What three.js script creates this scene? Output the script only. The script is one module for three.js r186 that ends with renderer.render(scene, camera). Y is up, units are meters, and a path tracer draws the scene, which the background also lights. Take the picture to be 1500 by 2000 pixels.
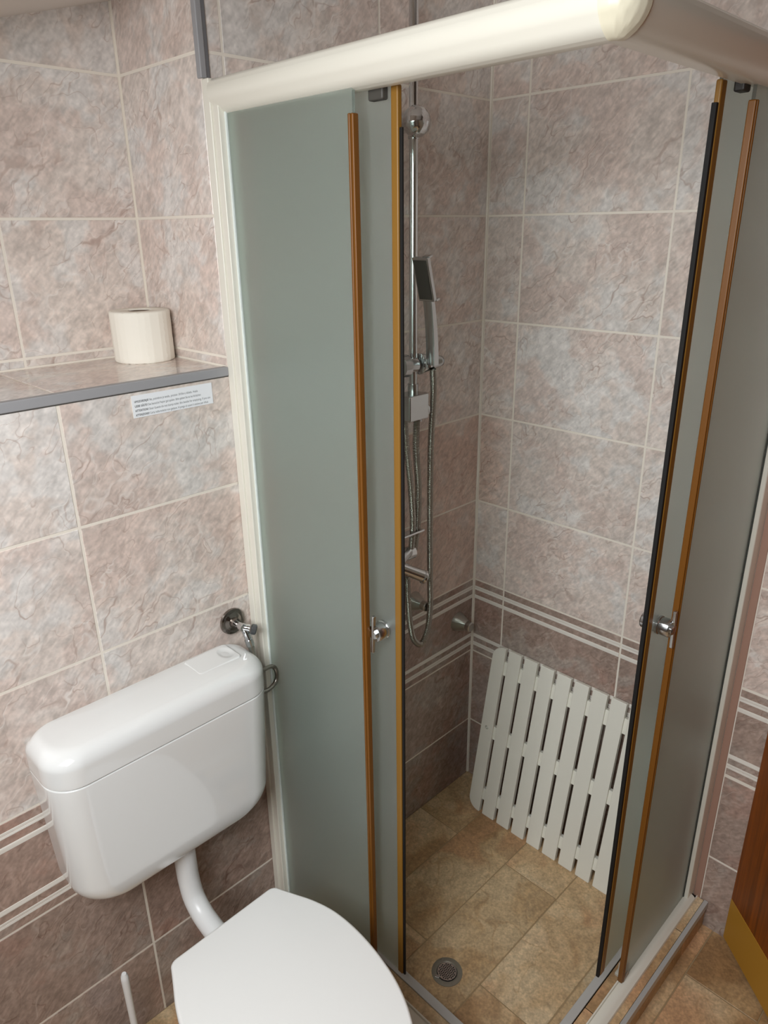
import * as THREE from 'three';
import { RoundedBoxGeometry } from 'three/addons/geometries/RoundedBoxGeometry.js';
import { mergeGeometries, mergeVertices, toCreasedNormals } from 'three/addons/utils/BufferGeometryUtils.js';
import { RectAreaLightUniformsLib } from 'three/addons/lights/RectAreaLightUniformsLib.js';

// ---------------------------------------------------------------- camera, light, exposure
const scene = new THREE.Scene();
const camera = new THREE.PerspectiveCamera(70.304, 1500 / 2000, 0.02, 30);
{
  const rad = Math.PI / 180, yaw = 44.651 * rad, pitch = -21.361 * rad, roll = -0.8 * rad;
  const f = new THREE.Vector3(Math.sin(yaw) * Math.cos(pitch), Math.sin(pitch), -Math.cos(yaw) * Math.cos(pitch));
  const r = new THREE.Vector3(Math.cos(yaw), 0, Math.sin(yaw)), u = r.clone().cross(f);
  const r2 = r.clone().multiplyScalar(Math.cos(roll)).addScaledVector(u, Math.sin(roll));
  const u2 = u.clone().multiplyScalar(Math.cos(roll)).addScaledVector(r, -Math.sin(roll));
  camera.quaternion.setFromRotationMatrix(new THREE.Matrix4().makeBasis(r2, u2, f.clone().negate()));
  camera.position.set(-1.5555, 1.6912, 1.1973);
}
scene.add(camera);
scene.background = new THREE.Color(0.62, 0.72, 0.86);          // daylight outside the roof window
RectAreaLightUniformsLib.init();
const SLOPE = 0.28, soffitY = (x) => 2.031 + SLOPE * (x + 0.987);
// steep lower part of the roof on the eaves side, with the roof window in it: K0 -> K1 runs up the slope
const K0 = [-2.33, 1.35], K1 = [-1.23, 2.45], KN = [0.7071, -0.7071], KL = 1.5556;
const kPoint = (t, out = 0) => [K0[0] + (K1[0] - K0[0]) * t + KN[0] * out, K0[1] + (K1[1] - K0[1]) * t + KN[1] * out];
const ROOF = { t0: 0.14, t1: 0.64, z0: 0.50, z1: 1.28 };
const skylight = new THREE.RectAreaLight(new THREE.Color(0.965, 0.99, 1.0), 13.0, ROOF.z1 - ROOF.z0 - 0.06, (ROOF.t1 - ROOF.t0) * KL - 0.06);
{
  const [cx, cy] = kPoint((ROOF.t0 + ROOF.t1) / 2, 0.01);
  skylight.position.set(cx, cy, (ROOF.z0 + ROOF.z1) / 2);
  skylight.lookAt(cx + KN[0], cy + KN[1], skylight.position.z);
  scene.add(skylight);
}
const renderer = new THREE.WebGLRenderer({ antialias: true });
renderer.shadowMap.enabled = true;
renderer.toneMapping = THREE.LinearToneMapping;
renderer.toneMappingExposure = 1.0;

// ---------------------------------------------------------------- small helpers
function rng(seed) { let a = seed >>> 0; return () => { a = (a + 0x6D2B79F5) | 0; let t = Math.imul(a ^ (a >>> 15), 1 | a); t = (t + Math.imul(t ^ (t >>> 7), 61 | t)) ^ t; return ((t ^ (t >>> 14)) >>> 0) / 4294967296; }; }
const used = {};
function numbered(name) { const k = used[name] = (used[name] ?? -1) + 1; return k ? `${name}_${String(k).padStart(3, '0')}` : name; }
function part(name, geo, mat, parent, pos, rot) {
  const m = new THREE.Mesh(geo, mat); m.name = name; m.castShadow = m.receiveShadow = true;
  if (pos) m.position.set(...pos); if (rot) m.rotation.set(...rot);
  parent.add(m); return m;
}
function thing(name, label, category, pos = [0, 0, 0], group) {
  const o = new THREE.Group(); o.name = numbered(name); o.position.set(...pos);
  o.userData = { label, category }; if (group) o.userData.group = group;
  scene.add(o); return o;
}
function structure(name, label) { const o = new THREE.Group(); o.name = name; o.userData = { kind: 'structure', label, category: name.split('_')[0] }; scene.add(o); return o; }
const rbox = (w, h, d, r = 0.002, s = 2) => new RoundedBoxGeometry(w, h, d, s, Math.min(r, w / 2.02, h / 2.02, d / 2.02));
const boxAt = (x0, x1, y0, y1, z0, z1, r = 0.0015) => rbox(x1 - x0, y1 - y0, z1 - z0, r).translate((x0 + x1) / 2, (y0 + y1) / 2, (z0 + z1) / 2);
const plainBox = (x0, x1, y0, y1, z0, z1) => new THREE.BoxGeometry(x1 - x0, y1 - y0, z1 - z0).translate((x0 + x1) / 2, (y0 + y1) / 2, (z0 + z1) / 2);
const V = (x, y, z) => new THREE.Vector3(x, y, z);
const join = (list) => mergeGeometries(list.map((g) => { const k = g.index ? g.toNonIndexed() : g; for (const n of Object.keys(k.attributes)) if (!['position', 'normal', 'uv'].includes(n)) k.deleteAttribute(n); return k; }));
function rod(a, b, r, seg = 20, r2 = r) {            // capped round bar from a to b
  const d = b.clone().sub(a), g = new THREE.CylinderGeometry(r2, r, d.length(), seg, 1);
  g.applyQuaternion(new THREE.Quaternion().setFromUnitVectors(V(0, 1, 0), d.clone().normalize())).translate(...a.clone().add(b).multiplyScalar(0.5).toArray());
  return g;
}
function lathe(pts, axis, at, seg = 36) {            // pts: [radius, height along axis]
  const g = new THREE.LatheGeometry(pts.map((p) => new THREE.Vector2(p[0], p[1])), seg);
  g.applyQuaternion(new THREE.Quaternion().setFromUnitVectors(V(0, 1, 0), axis.clone().normalize())).translate(...at.toArray());
  return toCreasedNormals(g, 0.6);
}
const tube = (pts, r, n = 60, seg = 16) => new THREE.TubeGeometry(new THREE.CatmullRomCurve3(pts, false, 'centripetal'), n, r, seg, false);
function ribbedTube(pts, r, pitch = 0.0036, depth = 0.0009, seg = 14) {   // corrugated metal hose
  const c = new THREE.CatmullRomCurve3(pts, false, 'centripetal'), n = Math.ceil(c.getLength() / pitch * 4);
  const g = new THREE.TubeGeometry(c, n, r, seg, false), p = g.attributes.position, nn = g.attributes.normal;
  for (let i = 0; i <= n; i++) { const k = [0, 1, 0.8, -1][i % 4] * depth; for (let j = 0; j <= seg; j++) { const q = i * (seg + 1) + j; p.setXYZ(q, p.getX(q) + nn.getX(q) * k, p.getY(q) + nn.getY(q) * k, p.getZ(q) + nn.getZ(q) * k); } }
  g.computeVertexNormals(); return g;
}
function loft(rings, capStart = true, capEnd = true) {   // rings of equal length of Vector3, closed
  const n = rings[0].length, pos = [], idx = [], uv = [];
  rings.forEach((r, i) => r.forEach((p, j) => { pos.push(p.x, p.y, p.z); uv.push(j / n, i / rings.length); }));
  for (let i = 0; i < rings.length - 1; i++) for (let j = 0; j < n; j++) { const a = i * n + j, b = i * n + (j + 1) % n; idx.push(a, b, a + n, b, b + n, a + n); }
  const cap = (k, flip) => { const c = rings[k].reduce((s, p) => s.add(p), V(0, 0, 0)).divideScalar(n); pos.push(c.x, c.y, c.z); uv.push(0.5, 0.5); const m = pos.length / 3 - 1; for (let j = 0; j < n; j++) { const a = k * n + j, b = k * n + (j + 1) % n; flip ? idx.push(m, b, a) : idx.push(m, a, b); } };
  if (capStart) cap(0, true); if (capEnd) cap(rings.length - 1, false);
  const g = new THREE.BufferGeometry(); g.setAttribute('position', new THREE.Float32BufferAttribute(pos, 3)); g.setAttribute('uv', new THREE.Float32BufferAttribute(uv, 2)); g.setIndex(idx); g.computeVertexNormals(); return g;
}
function extrudeProfile(pts, from, to, toWorld) {         // 2-D profile swept straight between two stations
  const ring = (s) => pts.map(([a, b]) => toWorld(a, b, s)), g = loft([ring(from), ring(to)]);
  return toCreasedNormals(g, 0.5);
}

// ---------------------------------------------------------------- procedural textures
class Lattice {
  constructor(cx, cy, seed) { this.cx = cx; this.cy = cy; const r = rng(seed); this.v = Float32Array.from({ length: cx * cy }, r); }
  at(u, v) {
    const { cx, cy } = this; u = (u - Math.floor(u)) * cx; v = (v - Math.floor(v)) * cy;
    let x = u | 0, y = v | 0, fx = u - x, fy = v - y; if (x >= cx) x = 0; if (y >= cy) y = 0;
    const x1 = x + 1 === cx ? 0 : x + 1, y1 = y + 1 === cy ? 0 : y + 1; fx = fx * fx * (3 - 2 * fx); fy = fy * fy * (3 - 2 * fy);
    const a = this.v[y * cx + x], b = this.v[y * cx + x1], c = this.v[y1 * cx + x], d = this.v[y1 * cx + x1];
    return a + (b - a) * fx + (c - a) * fy + (a - b - c + d) * fx * fy;
  }
}
const sm = (x, a, b) => { const t = Math.min(1, Math.max(0, (x - a) / (b - a))); return t * t * (3 - 2 * t); };
function makeTexture(N, M, fn) {
  const d = new Uint8ClampedArray(N * M * 4);
  for (let y = 0, k = 0; y < M; y++) for (let x = 0; x < N; x++, k += 4) { const c = fn(x / N, y / M); d[k] = c[0]; d[k + 1] = c[1]; d[k + 2] = c[2]; d[k + 3] = 255; }
  const t = new THREE.DataTexture(new Uint8Array(d.buffer), N, M, THREE.RGBAFormat); t.wrapS = t.wrapT = THREE.RepeatWrapping; t.magFilter = THREE.LinearFilter; t.minFilter = THREE.LinearMipmapLinearFilter; t.generateMipmaps = true; t.colorSpace = THREE.SRGBColorSpace; t.needsUpdate = true; return t;
}
const c3 = [0, 0, 0];
const mix3 = (c, d, t) => { c[0] += (d[0] - c[0]) * t; c[1] += (d[1] - c[1]) * t; c[2] += (d[2] - c[2]) * t; };
const TS = 1.6;                                            // metres that one marble texture covers
function marble(N, pal, seed) {
  let n = 0; const L = (cx, cy = cx) => new Lattice(cx, cy, seed * 101 + n++);
  const stack = (...cells) => cells.map((c) => L(c)), fbm = (ls, x, y) => { let s = 0, w = 0, g = 1; for (const l of ls) { s += l.at(x, y) * g; w += g; g *= 0.62; } return s / w; };
  const A5 = stack(15, 33, 67, 131), B5 = stack(12, 29, 61, 127), w1 = stack(27, 75, 160), w2 = stack(27, 75, 160), mk = L(17), mk2 = L(23), mk3 = L(29);
  const v1 = L(8, 46), v2 = L(18, 80), v3 = L(60, 34), l1 = L(12, 60), l2 = L(26, 110), m1 = L(100), m2 = L(230), st = L(110, 300), st2 = L(60, 150), fi = L(520);
  return makeTexture(N, N, (u, v) => {
    const wx = (fbm(w1, u, v) - 0.5) * 0.024, wy = (fbm(w2, u, v) - 0.5) * 0.024, x = u + wx, y = v + wy, p = x + y, q = x - y;
    const A = fbm(A5, x, y), B = fbm(B5, x, y);
    c3[0] = pal.base[0]; c3[1] = pal.base[1]; c3[2] = pal.base[2];
    mix3(c3, pal.grey, sm(A, 0.47, 0.64)); mix3(c3, pal.rose, sm(B, 0.5, 0.68) * 0.8);
    const tone = 1 + pal.grain * ((m1.at(u, v) - 0.5) * 0.07 + (m2.at(u, v) - 0.5) * 0.07 + (st.at(u + v, u - v) - 0.5) * 0.09 + (st2.at(p, q) - 0.5) * 0.06 + (fi.at(u, v) - 0.5) * 0.05 + (A - 0.5) * 0.08);
    c3[0] *= tone; c3[1] *= tone; c3[2] *= tone;
    const K = sm(mk.at(x, y), 0.4, 0.7), K2 = sm(mk2.at(x, y), 0.42, 0.72), K3 = sm(mk3.at(x, y), 0.45, 0.75), rid = (l, a, b) => 1 - Math.abs(2 * l.at(a, b) - 1);
    const r3 = rid(v3, x, y);
    mix3(c3, pal.dark, Math.min(0.75, sm(rid(v1, p, q), 0.965, 1) * 0.55 * K + sm(rid(v2, p, q), 0.93, 1) * 0.4 * K2 + sm(r3, 0.955, 1) * 0.4 * K3));
    mix3(c3, pal.light, Math.min(0.7, sm(rid(l1, p, q), 0.92, 1) * 0.55 * K3 + sm(rid(l2, p, q), 0.86, 1) * 0.4 * K));
    return c3;
  });
}
const texLight = marble(2048, { base: [221, 209, 201], grey: [219, 214, 210], rose: [213, 195, 186], dark: [168, 143, 132], light: [241, 236, 231], grain: 1.05 }, 3);
const texRose = marble(2048, { base: [168, 147, 136], grey: [168, 154, 145], rose: [168, 138, 126], dark: [118, 93, 83], light: [203, 185, 174], grain: 1.35 }, 8);
const TF = 1.4;
const texStone = (() => {
  const L = (c, d, k) => new Lattice(c, d, 900 + k), a = L(5, 5, 1), b = L(16, 16, 2), c = L(40, 40, 3), d = L(110, 110, 4), e = L(300, 300, 5), g = L(9, 9, 6), h = L(22, 22, 7), n = L(520, 520, 8), k = L(9, 22, 9);
  const base = [202, 174, 136], dk = [170, 136, 98], lt = [218, 197, 164], rd = [200, 158, 120];
  return makeTexture(1536, 1536, (u, v) => {
    const x = u + (c.at(u, v) - 0.5) * 0.03, y = v + (h.at(u, v) - 0.5) * 0.04, A = a.at(x, y) * 0.5 + b.at(x, y) * 0.3 + c.at(x, y) * 0.2, G = g.at(x, y) * 0.6 + h.at(x, y) * 0.4;
    c3[0] = base[0]; c3[1] = base[1]; c3[2] = base[2];
    mix3(c3, lt, sm(A, 0.5, 0.72) * 0.85); mix3(c3, dk, sm(1 - A, 0.48, 0.68) * 0.9); mix3(c3, rd, sm(G, 0.46, 0.7) * 0.8);
    const rg = 1 - Math.abs(2 * k.at(x + y, x - y) - 1); mix3(c3, dk, sm(rg, 0.95, 1) * 0.35 * sm(A, 0.4, 0.6));
    const t = 1 + (d.at(x, y) - 0.5) * 0.12 + (e.at(u, v) - 0.5) * 0.14 + (n.at(u, v) - 0.5) * 0.12; c3[0] *= t; c3[1] *= t; c3[2] *= t; return c3;
  });
})();
const texWood = (() => {
  const a = new Lattice(40, 3, 71), b = new Lattice(150, 5, 72), c = new Lattice(260, 40, 73), w = new Lattice(5, 3, 74);
  return makeTexture(768, 768, (u, v) => { const x = u + (w.at(u, v) - 0.5) * 0.05; const k = a.at(x, v) * 0.45 + b.at(x, v) * 0.35 + c.at(x, v) * 0.2, t = 0.72 + k * 0.55; c3[0] = 168 * t; c3[1] = 98 * t; c3[2] = 38 * t; return c3; });
})();

// ---------------------------------------------------------------- materials
const std = (o) => new THREE.MeshStandardMaterial(o), phy = (o) => new THREE.MeshPhysicalMaterial(o);
const shades = (map, tones, rough) => tones.map((t) => std({ map, color: new THREE.Color(...t), roughness: rough }));
const mLight = shades(texLight, [[1, 1, 1], [0.95, 0.945, 0.94], [1, 0.985, 0.975]], 0.24);
const mLedge = shades(texLight, [[1, 1, 1], [1, 0.985, 0.975]], 0.1);
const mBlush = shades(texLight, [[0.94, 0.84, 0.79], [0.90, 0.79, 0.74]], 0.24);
const mRose = shades(texRose, [[1, 1, 1], [0.93, 0.93, 0.93], [1.0, 0.96, 0.95]], 0.26);
const mStone = shades(texStone, [[0.98, 0.96, 0.94], [0.86, 0.83, 0.78], [0.95, 0.92, 0.88], [0.80, 0.75, 0.68]], 0.5);
const mGrout = std({ color: '#ece4d8', roughness: 0.85 });
const mFloorGrout = std({ color: '#a08a68', roughness: 0.9 });
const mBead = std({ color: '#ebe6de', roughness: 0.3 });
const mPlaster = std({ color: '#e2dcd6', roughness: 0.9 });
const mRoomWall = std({ color: '#4e3f33', roughness: 0.7 });
const mGreyTrim = std({ color: '#9c9c9f', roughness: 0.45 });
const mAlu = std({ color: '#c6c6c4', roughness: 0.4, metalness: 0.35 });
const mFrame = phy({ color: '#e9e6da', roughness: 0.32, clearcoat: 0.4, clearcoatRoughness: 0.2 });
const mCap = phy({ color: '#e6e0c9', roughness: 0.35 });
const mCeramic = phy({ color: '#e9eae9', roughness: 0.12, clearcoat: 0.8, clearcoatRoughness: 0.04 });
const mSeat = phy({ color: '#f0f0ee', roughness: 0.28, clearcoat: 0.3, clearcoatRoughness: 0.2 });
const mPlasticWhite = std({ color: '#eceded', roughness: 0.3 });
const mMat = std({ color: '#eceadf', roughness: 0.5 });
const mChrome = std({ color: '#d6d8da', roughness: 0.09, metalness: 1 });
const mSatin = std({ color: '#c3c5c6', roughness: 0.24, metalness: 1 });
const mHose = std({ color: '#a9a59d', roughness: 0.3, metalness: 0.9 });
const mSteel = std({ color: '#bdbbb5', roughness: 0.28, metalness: 0.95 });
const mDark = std({ color: '#060403', roughness: 0.75 });
const mAmber = std({ color: '#74470f', roughness: 0.42 });
const mAmberPale = std({ color: '#8a6222', roughness: 0.42 });
const mGasket = std({ color: '#e8efec', roughness: 0.4 });
const mFrost = phy({ color: new THREE.Color(0.885, 0.975, 0.93), roughness: 0.38, transmission: 0.93, thickness: 0.005, ior: 1.5 });
const mGlassEdge = phy({ color: new THREE.Color(0.72, 0.9, 0.86), roughness: 0.25, transmission: 1, thickness: 0.005, ior: 1.5 });
const mPaper = std({ color: '#f1ece0', roughness: 0.95 });
const mCard = std({ color: '#6b594a', roughness: 0.9 });
const mWood = std({ map: texWood, color: '#c2ae66', roughness: 0.42 });
const mKick = std({ color: '#b5842c', roughness: 0.4 });
const mDoorDark = std({ color: '#3a2413', roughness: 0.6 });

// ---------------------------------------------------------------- tiles
const tileRand = rng(5);
function tileGeometry(w, h, t, bevel, size) {          // lies in XY, faces +z, its face at z = 0
  const W = w / 2, H = h / 2, b = bevel, f = [[-W + b, -H + b], [W - b, -H + b], [W - b, H - b], [-W + b, H - b]], o = [[-W, -H], [W, -H], [W, H], [-W, H]];
  const ou = tileRand(), ov = tileRand(), pos = [], uv = [];
  const put = (x, y, z) => { pos.push(x, y, z); uv.push(x / size + ou, y / size + ov); };
  const quad = (a, az, c, cz, d, dz, e, ez) => { put(...a, az); put(...c, cz); put(...d, dz); put(...a, az); put(...d, dz); put(...e, ez); };
  quad(f[0], 0, f[1], 0, f[2], 0, f[3], 0);
  for (let i = 0; i < 4; i++) { const j = (i + 1) % 4; quad(o[i], -b, o[j], -b, f[j], 0, f[i], 0); quad(o[i], -t, o[j], -t, o[j], -b, o[i], -b); }
  const g = new THREE.BufferGeometry(); g.setAttribute('position', new THREE.Float32BufferAttribute(pos, 3)); g.setAttribute('uv', new THREE.Float32BufferAttribute(uv, 2)); g.computeVertexNormals(); return g;
}
const FACE = { z: [0, 0, 0], x: [0, -Math.PI / 2, 0], up: [-Math.PI / 2, 0, 0] };
// a tile between two positions along the wall (a0..a1) and two heights; place() turns (along, height) into the wall's point
function layTile(parent, name, a0, a1, b0, b1, place, face, mats, gap = 0.005, size = TS, bevel = 0.0007) {
  const w = a1 - a0 - gap, h = b1 - b0 - gap; if (w < 0.004 || h < 0.004) return null;
  const m = part(name, tileGeometry(w, h, 0.008, bevel, size), mats[Math.floor(tileRand() * mats.length)], parent);
  const p = place((a0 + a1) / 2, (b0 + b1) / 2); m.position.set(...p); m.rotation.set(...FACE[face]);
  m.rotateX((tileRand() - 0.5) * 0.003); m.rotateY((tileRand() - 0.5) * 0.003);
  return m;
}
function borderTile(parent, a0, a1, place, face, y0 = 0.469) {   // relief tile: dark field between two bands of white beads
  const t = layTile(parent, 'border_tile', a0, a1, y0, y0 + 0.245, place, face, mRose); if (!t) return;
  const w = a1 - a0 - 0.005;
  const bead = (lo, hi, r) => { const H = (hi - lo) / 2, pts = []; for (let i = 0; i <= 8; i++) { const k = Math.PI * i / 8; pts.push([-Math.cos(k) * H, Math.pow(Math.sin(k), 0.4) * r * 0.42 - 0.0004]); } part('bead', extrudeProfile(pts, -w / 2, w / 2, (b, n, s) => V(s, (lo + hi) / 2 - (y0 + 0.1225) + b, n)), mBead, t); };
  for (const s of [1, -1]) { const c = y0 + 0.1225, m = (d0, d1, r) => s > 0 ? bead(c + d0, c + d1, r) : bead(c - d1, c - d0, r); m(0.0605, 0.0725, 0.0045); m(0.0885, 0.0950, 0.0028); m(0.0955, 0.1020, 0.0028); }
}
const ROWS = [1.2145, 1.4635, 1.7145, 1.967, 2.218, 2.469];
{ // left wall: the toilet stands against it, and it runs on into the shower; above the ledge it steps back into a recess
  const w = structure('wall_left', 'pink marble tiled wall behind the toilet and the shower tap');
  part('grout_bed', plainBox(-2.25, -0.786, -0.08, 1.4457, -0.42, -0.0008), mGrout, w);
  part('grout_bed', plainBox(-0.7837, 0.12, -0.08, 2.5, -0.42, -0.0008), mGrout, w);
  part('grout_bed', plainBox(-2.25, -0.7835, 1.4385, 2.5, -0.42, -0.2868), mGrout, w);
  const T = (a, b) => [a, b, 0], cols = [-2.232, -1.859, -1.486, -1.113, -0.74, -0.367, -0.002];
  for (let i = 0; i < 6; i++) {
    const a = cols[i], b = cols[i + 1], wet = i > 3;
    layTile(w, 'tile', a, b, -0.03, 0.212, T, 'z', mRose); layTile(w, 'tile', a, b, 0.212, 0.469, T, 'z', mRose);
    borderTile(w, a, b, T, 'z');
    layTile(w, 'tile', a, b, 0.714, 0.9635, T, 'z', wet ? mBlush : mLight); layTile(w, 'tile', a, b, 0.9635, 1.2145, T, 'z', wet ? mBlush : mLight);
    layTile(w, 'tile', a, b, 1.2145, wet ? 1.4635 : 1.4345, T, 'z', mLight);
    if (wet) for (let k = 1; k < 5; k++) layTile(w, 'tile', a, b, ROWS[k], ROWS[k + 1], T, 'z', mLight);
  }
  for (let k = 1; k < 5; k++) layTile(w, 'tile', -0.778, -0.74, ROWS[k], ROWS[k + 1], T, 'z', mLight);
  const N = (a, b) => [a, b, -0.286], nc = [-2.172, -1.799, -1.426, -1.053, -0.785];
  for (let i = 0; i < 4; i++) { layTile(w, 'tile', nc[i], nc[i + 1], 1.447, 1.4655, N, 'z', mLight); for (let k = 1; k < 4; k++) layTile(w, 'tile', nc[i], nc[i + 1], ROWS[k] + (k === 1 ? 0.002 : 0), ROWS[k + 1], N, 'z', mLight); }
  const S = (a, b) => [-0.7845, b, a];
  layTile(w, 'tile', -0.284, -0.002, 1.447, 1.4655, S, 'x', mLight); for (let k = 1; k < 4; k++) layTile(w, 'tile', -0.284, -0.002, ROWS[k] + (k === 1 ? 0.002 : 0), ROWS[k + 1], S, 'x', mLight);
  const G = (a, b) => [a, 1.4465, -b];
  for (const [a, b] of [[-2.2, -1.855], [-1.855, -1.482], [-1.482, -1.109], [-1.109, -0.785]]) layTile(w, 'ledge_tile', a, b, 0.004, 0.286, G, 'up', mLedge, 0.004);
}
{ // right wall: back of the shower, up to the doorway
  const w = structure('wall_right', 'pink marble tiled wall at the back of the shower, ending at the doorway');
  part('grout_bed', plainBox(0.0008, 0.12, -0.08, 2.5, -0.002, 0.853), mGrout, w);
  part('grout_bed', plainBox(0.0, 0.12, 2.02, 2.5, 0.853, 1.6), mRoomWall, w); part('grout_bed', plainBox(0.0, 0.12, -0.08, 2.5, 1.6, 2.0), mRoomWall, w);
  const B = (a, b) => [0, b, a], cols = [0.0035, 0.109, 0.478, 0.7575];
  for (let i = 0; i < 3; i++) {
    const a = cols[i], b = cols[i + 1];
    layTile(w, 'tile', a, b, -0.03, 0.212, B, 'x', mRose); layTile(w, 'tile', a, b, 0.212, 0.469, B, 'x', mRose); borderTile(w, a, b, B, 'x');
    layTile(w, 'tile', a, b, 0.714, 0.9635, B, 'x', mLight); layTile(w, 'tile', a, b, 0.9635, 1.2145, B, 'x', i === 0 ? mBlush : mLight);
    for (let k = 0; k < 5; k++) layTile(w, 'tile', a, b, ROWS[k], ROWS[k + 1], B, 'x', mLight);
  }
  const a = 0.7735, b = 0.857;
  layTile(w, 'tile', a, b, -0.03, 0.199, B, 'x', mRose); layTile(w, 'tile', a, b, 0.199, 0.453, B, 'x', mRose); borderTile(w, a, b, B, 'x', 0.457);
  layTile(w, 'tile', a, b, 0.704, 0.958, B, 'x', mLight); layTile(w, 'tile', a, b, 0.958, 1.2145, B, 'x', mLight); for (let k = 0; k < 5; k++) layTile(w, 'tile', a, b, ROWS[k], ROWS[k + 1], B, 'x', mLight);
  part('filler_strip', boxAt(-0.002, 0.006, 0.05, 2.45, 0.7572, 0.7735), std({ color: '#a98676', roughness: 0.6 }), w);
  part('corner_sealant', rod(V(-0.001, 0, 0.001), V(-0.001, 2.4, 0.001), 0.0035, 8), mGrout, w);
}
{ // the rest of the room, out of the picture
  const w2 = structure('wall_near', 'plain wall behind the camera'); part('wall_body', plainBox(-2.25, 0.12, -0.1, 2.5, 1.95, 2.05), mRoomWall, w2);
  const w3 = structure('wall_side', 'plain low wall on the eaves side'); part('wall_body', plainBox(-2.33, -2.23, -0.1, 2.5, -0.42, 2.05), mRoomWall, w3);
  const h = structure('wall_hall', 'hall wall beyond the doorway'); part('wall_body', plainBox(0.7, 0.8, -0.1, 2.5, 0.6, 1.9), mPlaster, h);
  part('wall_body', plainBox(0.12, 0.8, -0.1, 2.5, 0.6, 0.7), mPlaster, h); part('wall_body', plainBox(0.12, 0.8, -0.1, 2.5, 1.8, 1.9), mPlaster, h); part('wall_body', plainBox(0.12, 0.8, 2.4, 2.5, 0.6, 1.9), mPlaster, h); part('wall_body', plainBox(0.0, 0.8, -0.12, -0.03, 0.6, 1.9), mFloorGrout, h);
}
{ // sloping ceiling; steep eaves part with the roof window
  const c = structure('ceiling', 'white sloping attic ceiling');
  part('ceiling_board', plainBox(K1[0] - 0.02, 0.8, 2.45, 2.55, -0.42, 2.05), mPlaster, c);
  part('recess_soffit', extrudeProfile([[-2.3, soffitY(-2.3)], [-0.784, soffitY(-0.784)], [-0.784, 2.5], [-2.3, 2.5]], -0.30, -0.001, (a, b, s) => V(a, b, s)), mPlaster, c);
  const q = (t0, t1, z0, z1, lo, hi) => extrudeProfile([kPoint(t0, -lo), kPoint(t1, -lo), kPoint(t1, -hi), kPoint(t0, -hi)], z0, z1, (a, b, s) => V(a, b, s));
  for (const k of [[-0.05, ROOF.t0, -0.42, 2.05], [ROOF.t1, 1.03, -0.42, 2.05], [ROOF.t0, ROOF.t1, -0.42, ROOF.z0], [ROOF.t0, ROOF.t1, ROOF.z1, 2.05]]) part('ceiling_board', q(...k, 0, 0.09), mPlaster, c);
  const w = structure('window_1', 'roof window in the steep part of the ceiling');
  for (const k of [[ROOF.t0, ROOF.t0 + 0.02, ROOF.z0, ROOF.z1], [ROOF.t1 - 0.02, ROOF.t1, ROOF.z0, ROOF.z1], [ROOF.t0, ROOF.t1, ROOF.z0, ROOF.z0 + 0.028], [ROOF.t0, ROOF.t1, ROOF.z1 - 0.028, ROOF.z1]]) part('window_frame', q(...k, 0.002, 0.08), mFrame, w);
  part('window_pane', q(ROOF.t0 + 0.015, ROOF.t1 - 0.015, ROOF.z0 + 0.02, ROOF.z1 - 0.02, 0.03, 0.036), std({ color: '#000000', emissive: new THREE.Color(0.95, 0.98, 1), emissiveIntensity: 3, roughness: 0.2 }), w);
}
{ // floors: inside the shower, and the rest of the room, which falls a little towards the door
  const f = structure('floor', 'stone look floor tiles in sandy brown');
  part('grout_bed', plainBox(-0.7, 0.02, -0.08, -0.0015, -0.02, 0.7), mFloorGrout, f);
  const F = (a, b) => [a, 0, -b];
  const rows = [[0.0, 0.15, [-0.9, -0.23, 0.0]], [0.15, 0.319, [-1.222, -0.556, 0.0]], [0.319, 0.4875, [-0.888, -0.222, 0.0]], [0.4875, 0.6555, [-1.22, -0.553, 0.0]], [0.6555, 0.70, [-0.888, -0.26, 0.0]]];
  for (const [z0, z1, xs] of rows) for (let i = 0; i < xs.length - 1; i++) layTile(f, 'floor_tile', Math.max(xs[i], -0.7), xs[i + 1], -z1, -z0, F, 'up', mStone, 0.003, TF, 0.0008);
  const o = new THREE.Group(); o.name = 'outer_floor'; f.add(o); o.position.set(-1.1, 0, 0); o.rotation.z = -0.0227;
  part('grout_bed', plainBox(-1.2, 1.2, -0.1, -0.0015, -0.02, 2.0), mFloorGrout, o);
  let k = 0;
  for (let z = 0.145 - 0.16875; z < 1.9; z += 0.16875, k++) for (let x = -1.4 + (k % 2) * 0.333; x < 1.12; x += 0.6667) {
    const x0 = Math.max(x, -1.13), x1 = Math.min(x + 0.6667, 1.15), z0 = Math.max(z, 0), z1 = z + 0.16875; if (z1 < 0.78 && x0 > 0.42) continue;
    layTile(o, 'floor_tile', x0, z1 < 0.78 ? Math.min(x1, 0.42) : x1, -z1, -z0, F, 'up', mStone, 0.003, TF, 0.0008);
  }
}
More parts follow.
